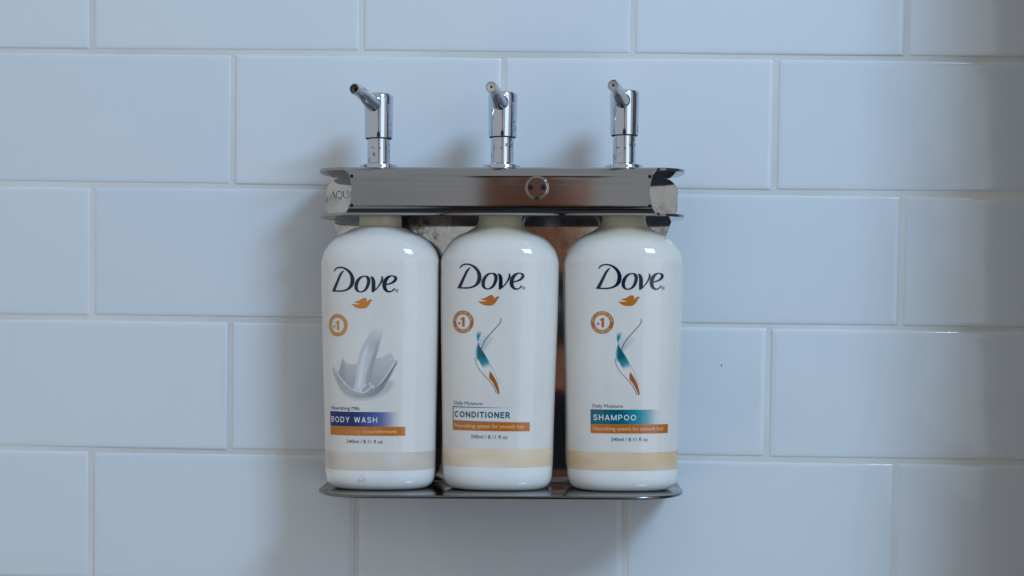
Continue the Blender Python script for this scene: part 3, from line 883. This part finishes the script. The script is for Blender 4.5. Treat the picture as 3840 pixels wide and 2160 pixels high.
def add_label(root, body, kind, ds, dz, dsb, dzb):
    """ds, dz place the logo; dsb, dzb the lower block"""
    decal_from_bm('brand_lettering', bm_polys([[fatten(catmull(lp, True, 4), .17 if i == 0 else -.09) for i, lp in enumerate(g)] for g in GLYPHS]), body, .14, ds, dz, NAVY)
    (rx, rz), (rx2, _) = REG
    rr = rx2-rx
    bm = bm_polys([[arc(rx, rz, rr*.95, rr*.95, 0, 345, 22), arc(rx, rz, rr*.72, rr*.72, 0, 345, 22)]])
    t = text_bm('R', rx-rr*.38, rx+rr*.38, rz-rr*.45, rr*.9)
    vm = {v: bm.verts.new(v.co) for v in t.verts}
    for f in t.faces: bm.faces.new([vm[v] for v in f.verts])
    t.free()
    decal_from_bm('registered_mark', bm, body, .14, ds, dz, NAVY)
    gold = kind == 'wash'
    ORANGE = (0.60, 0.20, 0.022) if gold else (0.50, 0.145, 0.014)
    decal_from_bm('bird_emblem', bm_polys([[catmull(BIRD, True, 4)]]), body, .14, ds, dz, ORANGE)
    (cx, cz), (ox, _), (_, oz), (ix, _), (_, iz) = BADGE
    ro, ri = (ox-cx), (ix-cx)
    ro = (ro+oz-cz)/2; ri = (ri+iz-cz)/2
    BAD = (0.62, 0.27, 0.05) if gold else (0.44, 0.13, 0.014)
    bm = bm_polys([[arc(cx, cz, ro, ro, 0, 355, 47), arc(cx, cz, ri, ri, 0, 355, 47)], [ONE]])
    (hx, hz), (hx2, _) = HASH
    hr = hx2-hx
    for q in ([(-.45, -1), (-.15, 1)], [(.2, -1), (.5, 1)], [(-1, .35), (1, .35)], [(-1, -.35), (1, -.35)]):
        pl = stroke_poly([(hx+a*hr, hz+b*hr) for a, b in q], hr*.3)
        vs = [bm.verts.new((x, y, 0)) for x, y in pl]; bm.faces.new(vs)
    decal_from_bm('badge', bm, body, .14, ds, dz-.15*(kind == 'wash'), BAD)
    bm = bmesh.new()
    rm = (ro+ri)/2
    cap = (ro-ri)*.58
    ring_text_into(bm, 'BATH & SHOWER BRAND', cx, cz, rm, 90, 172, cap, False)
    ring_text_into(bm, 'RECOMMENDED', cx, cz, rm, 270, 112, cap, True)
    decal_from_bm('badge_lettering', bm, body, .2, ds, dz-.15*(kind == 'wash'), (0.70, 0.40, 0.15) if gold else (0.74, 0.55, 0.33))
    if kind == 'wash': MILK_P.build('milk_picture', body, .1, 0, 0)
    else: SWOOSH_P.build('ribbon_picture', body, .1, ds, dz-(.35 if kind == 'shampoo' else 0))
    # lower block, laid out for the middle bottle and shifted
    S0, S1 = -26.1, 18.7
    topname = 'Nourishing Milk' if kind == 'wash' else 'Daily Moisture'
    wd = 18.2 if kind == 'wash' else 16.9
    decal_from_bm('range_lettering', text_bm(topname, S0+1.2, S0+1.2+wd, -49.85, 1.9), body, .14, dsb, dzb, (0.02, 0.022, 0.10) if kind == 'wash' else TEAL_D)
    hi, lo = -50.9, -58.9
    if kind == 'conditioner':
        bm = bm_rect(S0, S0+.45, lo, hi, 1, 4)
        decal_from_bm('product_frame', bm, body, .12, dsb, dzb, TEAL_D)
        def fadeink(P):
            k = np.clip((P[:, 0]-S0)/41.0, 0, 1)
            return np.concatenate([np.tile(TEAL_D, (len(P), 1)), (1-sstep(k))[:, None]], 1)
        decal_from_bm('product_frame', bm_rect(S0+.46, S0+41, hi-.42, hi, 30, 1), body, .12, dsb, dzb, TEAL_D, fadeink)
        decal_from_bm('product_frame', bm_rect(S0+.46, S0+41, lo, lo+.32, 30, 1), body, .12, dsb, dzb, TEAL_D, fadeink)
        decal_from_bm('product_lettering', caps_bm('CONDITIONER', S0+1.3, S0+33.5, -56.75, 3.3, .19, .17), body, .16, dsb, dzb, TEAL_D)
    else:
        c0, c1 = ((.006, .020, .125), (.14, .18, .46)) if kind == 'wash' else ((.003, .115, .155), (.008, .36, .43))
        x1 = S0+(43.2 if kind == 'wash' else 40.8)
        def barink(P):
            k = np.clip((P[:, 0]-S0)/(x1-S0), 0, 1)
            m = sstep((k-.35)/.5)[:, None]
            c = np.array(c0)*(1-m)+np.array(c1)*m
            return np.concatenate([c, (1-sstep((k-.58)/.42))[:, None]], 1)
        decal_from_bm('product_bar', bm_rect(S0, x1, lo, hi, 48, 2), body, .12, dsb, dzb, c0, barink)
        word, w0, w1 = ('BODY WASH', 1.0, 29.1) if kind == 'wash' else ('SHAMPOO', 1.6, 25.4)
        decal_from_bm('product_lettering', caps_bm(word, S0+w0, S0+w1, -56.75, 3.05, .145, .22), body, .16, dsb, dzb, (0.80, 0.82, 0.85))
    OB = (0.56, 0.165, 0.02) if kind == 'wash' else (0.52, 0.14, 0.016)
    decal_from_bm('tagline_bar', bm_rect(S0, S1, -63.9, -59.0, 32, 2), body, .12, dsb, dzb, OB)
    CR = (0.80, 0.58, 0.36)
    if kind == 'wash':
        def worn(P):
            k = sstep((P[:, 0]+22)/28)
            return np.concatenate([np.tile(CR, (len(P), 1)), (.12+.88*k)[:, None]], 1)
        decal_from_bm('tagline_lettering', text_bm('replenishing nourishment', S0+1.5, S0+40, -62.5, 2.1), body, .18, dsb, dzb, CR, worn)
    else:
        decal_from_bm('tagline_lettering', text_bm('Nourishing system for smooth hair', S0+1.4, S0+41.7, -62.3, 2.1), body, .18, dsb, dzb, CR)
    decal_from_bm('volume_lettering', text_bm('240ml / 8.11 fl oz', S0+11.5, S0+32.2, -68.1, 2.0), body, .14, dsb, dzb, (0.012, 0.018, 0.075) if kind == 'wash' else (0.006, 0.055, 0.10))

def add_band(body, z0, z1, col, blotch, seed):
    rs = np.random.RandomState(seed)
    ns, nz = 120, 10
    S = np.linspace(-45.5, 45.5, ns+1); Z = np.linspace(z0, z1, nz+1)
    X, Y = np.meshgrid(S, Z)
    f = np.zeros_like(X)
    for k in range(7):
        f += np.exp(-(((X-rs.uniform(-40, 40))/rs.uniform(4, 11))**2+((Y-rs.uniform(z0, z1))/rs.uniform(2, 5))**2))*rs.choice([-1, 1])*rs.uniform(.4, 1)
    c = np.array(col)[None, None]*(1-.10*np.abs(np.clip(f, -1, 0))[..., None]) + blotch*np.clip(f, 0, 1)[..., None]*np.array([.05, .08, .14])
    Q = surf(X.ravel(), Y.ravel(), .08)*.001
    me = bpy.data.meshes.new('tan_band')
    idx = np.arange(len(Q)).reshape(nz+1, ns+1)
    q = np.stack([idx[:-1, :-1], idx[:-1, 1:], idx[1:, 1:], idx[1:, :-1]], -1).reshape(-1, 4)
    me.from_pydata(Q.tolist(), [], q.tolist())
    me.polygons.foreach_set('use_smooth', [True]*len(me.polygons))
    set_ink(me, np.concatenate([np.clip(c.reshape(-1, 3), 0, 1), np.full((len(Q), 1), .97)], 1))
    return link('tan_band', me, M_PRINT, body)

BOTTLES = [
    # x, phi, kind, flat neck, label offsets, band, pump x, head top, yaw, plug
    dict(x=-67.0, phi=PHI, kind='wash', flat=True, lab=(-2.65, -1.75, -2.55, -2.9), band=(-86.0, -75.9), bcol=(.70, .60, .505), px=-1.0, top=122.0, yaw=-20.0, plug='open', dz=-.5,
         label='white pump bottle of body wash with blue label bar and milk splash picture'),
    dict(x=-0.6, phi=0.0, kind='conditioner', flat=False, lab=(0, 0, 0, 0), band=(-83.8, -73.8), bcol=(.82, .63, .42), px=.5, top=122.8, yaw=-10.6, plug='soap', dz=0.0,
         label='white pump bottle of conditioner standing between the body wash and the shampoo'),
    dict(x=68.4, phi=PHI, kind='shampoo', flat=False, lab=(7.05, .1, 7.2, -.95), band=(-85.3, -75.2), bcol=(.74, .535, .33), px=0.0, top=123.8, yaw=-14.5, plug='grey', dz=0.1,
         label='white pump bottle of shampoo with teal label bar and brown-tan band')]
for b in BOTTLES:
    root = empty('pump_bottle', brk_world(b['x'], 38, -97.3, b['phi']), (0, -b['phi'], 0))
    tag(root, b['label'], 'soap bottle', 'pump bottles in the steel wall rack')
    V, F = body_mesh(b['flat'])
    body = mesh('body', V, F, M_WHITE if b['flat'] else M_CREAM, root, sharp=60)
    V, F = lathe_data([(11.2, 46.5+97.3), (11.75, 47.3+97.3), (11.7, 54.2+97.3), (9, 54.2+97.3), (9, 60+97.3)] if b['flat'] else
                      [(11.6, 51+97.3), (11.8, 52.5+97.3), (11.8, 54.4+97.3), (9, 54.4+97.3), (9, 60+97.3)], 56)
    mesh('neck', V, F, M_NECK, root, sharp=40)
    add_pump(root, b['px'], b['top'], math.radians(b['yaw']), b['plug'], 0)
    add_label(root, body, b['kind'], *b['lab'])
    add_band(body, *b['band'], b['bcol'], 1.0, len(b['kind']))
    if b['kind'] == 'wash':                                       # dried smear near the foot
        p = Paint(-14, -5, -96, -87, .25)
        rs = random.Random(3)
        for _ in range(26):
            x, z = rs.gauss(-9.6, 1.5), rs.gauss(-91.4, 1.6)
            p.line([(x, z), (x+rs.uniform(-.6, .6), z+rs.uniform(-.9, .9))], .5, .2, (.42, .40, .33), rs.uniform(.12, .42), .3)
        p.build('dried_smear', body, .1, 0, 0)

# ---------------------------------------------------------------- the photographer, seen only as a reflection in the steel
def skin_obj(name, pts, edges, rad, mat, parent, root, lv=2):
    me = bpy.data.meshes.new(name)
    me.from_pydata(pts, edges, [])
    o = link(name, me, mat, parent)
    md = o.modifiers.new('skin', 'SKIN'); md.use_smooth_shade = True
    for v, r in zip(me.skin_vertices[0].data, rad): v.radius = r if isinstance(r, tuple) else (r, r)
    me.skin_vertices[0].data[root].use_root = True
    s = o.modifiers.new('sub', 'SUBSURF'); s.levels = lv; s.render_levels = lv
    return o
M_SKIN = mat_plain('brown_skin', (0.46, 0.19, 0.10), 0.5)
M_SHIRT = mat_plain('navy_cloth', (0.012, 0.014, 0.022), 0.9)
M_HAIR = mat_plain('black_hair', (0.01, 0.009, 0.008), 0.6)
M_PHONE = mat_plain('black_phone', (0.01, 0.01, 0.011), 0.3)
PX, PY = -0.02, -1.27
per = empty('person', (PX, PY, -1.46))
tag(per, 'person in dark clothes photographing the rack, mirrored brown in its front bar', 'person')
# continuous body: pelvis, spine, neck, head, arms with hands, legs
P = [(0, 0, .86), (0, 0, 1.02), (0, 0, 1.18), (0, 0, 1.33), (0, .02, 1.44), (0, .05, 1.52), (0, .05, 1.62), (0, .045, 1.70)]
E_ = [(i, i+1) for i in range(7)]
Rr = [(.15, .10), (.13, .095), (.15, .10), (.15, .10), (.055, .055), (.074, .080), (.082, .098), (.06, .075)]
def limb(start, pts, rads):
    prev = start
    for p, r in zip(pts, rads):
        P.append(p); Rr.append((r, r)); E_.append((prev, len(P)-1)); prev = len(P)-1
    return prev
for s in (-1, 1):
    h = limb(3, [(s*.19, 0, 1.41), (s*.30, .08, 1.32), (s*.145, .22, 1.385), (s*.09, .238, 1.40)], [.055, .045, .034, .028])
    for k in range(4):
        limb(h, [(s*(.075-.004*k), .262, 1.408-.012*k), (s*(.045-.004*k), .282, 1.416-.012*k), (s*(.018-.003*k), .285, 1.413-.012*k)], [.0095, .0085, .0075])
    limb(h, [(s*.07, .24, 1.425), (s*.045, .250, 1.432)], [.011, .009])
    limb(0, [(s*.10, 0, .80), (s*.11, .01, .45), (s*.11, -.02, .09), (s*.12, .12, .03)], [.085, .06, .045, .035])
skin_obj('body', P, E_, Rr, M_SKIN, per, 0, 1)
# clothing
P2 = [(0, 0, .90), (0, 0, 1.02), (0, 0, 1.18), (0, 0, 1.37), (0, .01, 1.45)]; E2 = [(0, 1), (1, 2), (2, 3), (3, 4)]
R2 = [(.17, .12), (.15, .115), (.17, .12), (.19, .12), (.10, .085)]
for s in (-1, 1):
    n = len(P2)
    P2 += [(s*.18, 0, 1.42), (s*.30, .08, 1.32), (s*.105, .234, 1.397)]; R2 += [(.075, .075), (.062, .062), (.048, .048)]
    E2 += [(3, n), (n, n+1), (n+1, n+2)]
skin_obj('shirt', P2, E2, R2, M_SHIRT, per, 0, 1)
P3 = [(0, 0, .93), (0, 0, .84)]; E3 = [(0, 1)]; R3 = [(.172, .122), (.17, .12)]
for s in (-1, 1):
    n = len(P3)
    P3 += [(s*.10, 0, .78), (s*.11, .01, .45), (s*.11, -.02, .10)]; R3 += [(.10, .10), (.078, .078), (.06, .06)]
    E3 += [(1, n), (n, n+1), (n+1, n+2)]
skin_obj('trousers', P3, E3, R3, M_SHIRT, per, 0, 1)
V, F = lathe_data([(0, -.12), (.05, -.10), (.085, -.03), (.092, .02), (.08, .07), (.045, .1), (0, .11)], 24)
mesh('hair', [(v[0], v[1]*1.12-.012, v[2]*1.0+1.71) for v in V if True], F, M_HAIR, per, scale=1)
# facial features
for s in (-1, 1):
    V, F = lathe_data([(0, .011), (.008, .008), (.011, 0), (.008, -.008), (0, -.011)], 12)
    mesh('eye', [(v[0]+s*.03, v[1]+.138, v[2]+1.625) for v in V], F, mat_plain('eye_white', (.5, .5, .48), .3), per, scale=1)
# the phone in the hands
ph = empty('phone', (0, -1.002, 0.012))
tag(ph, 'black phone in the hands of the person taking the picture', 'phone')
bm = bmesh.new()
bmesh.ops.create_cube(bm, size=1)
for v in bm.verts: v.co = (v.co.x*.150, v.co.y*.009, v.co.z*.072)
bmesh.ops.bevel(bm, geom=bm.edges[:], offset=.003, segments=2, affect='EDGES')
me = bpy.data.meshes.new('case'); bm.to_mesh(me); bm.free()
link('case', me, M_PHONE, ph)
V, F = lathe_data([(.009, 0), (.009, .002), (.007, .0025), (0, .0022)], 24)
mesh('lens', [(p[0], p[1]-(-.0045)*1, p[2]) for p in xf(V, Matrix.Rotation(math.radians(-90), 4, 'X'))], F, M_CHROME, ph, scale=1)
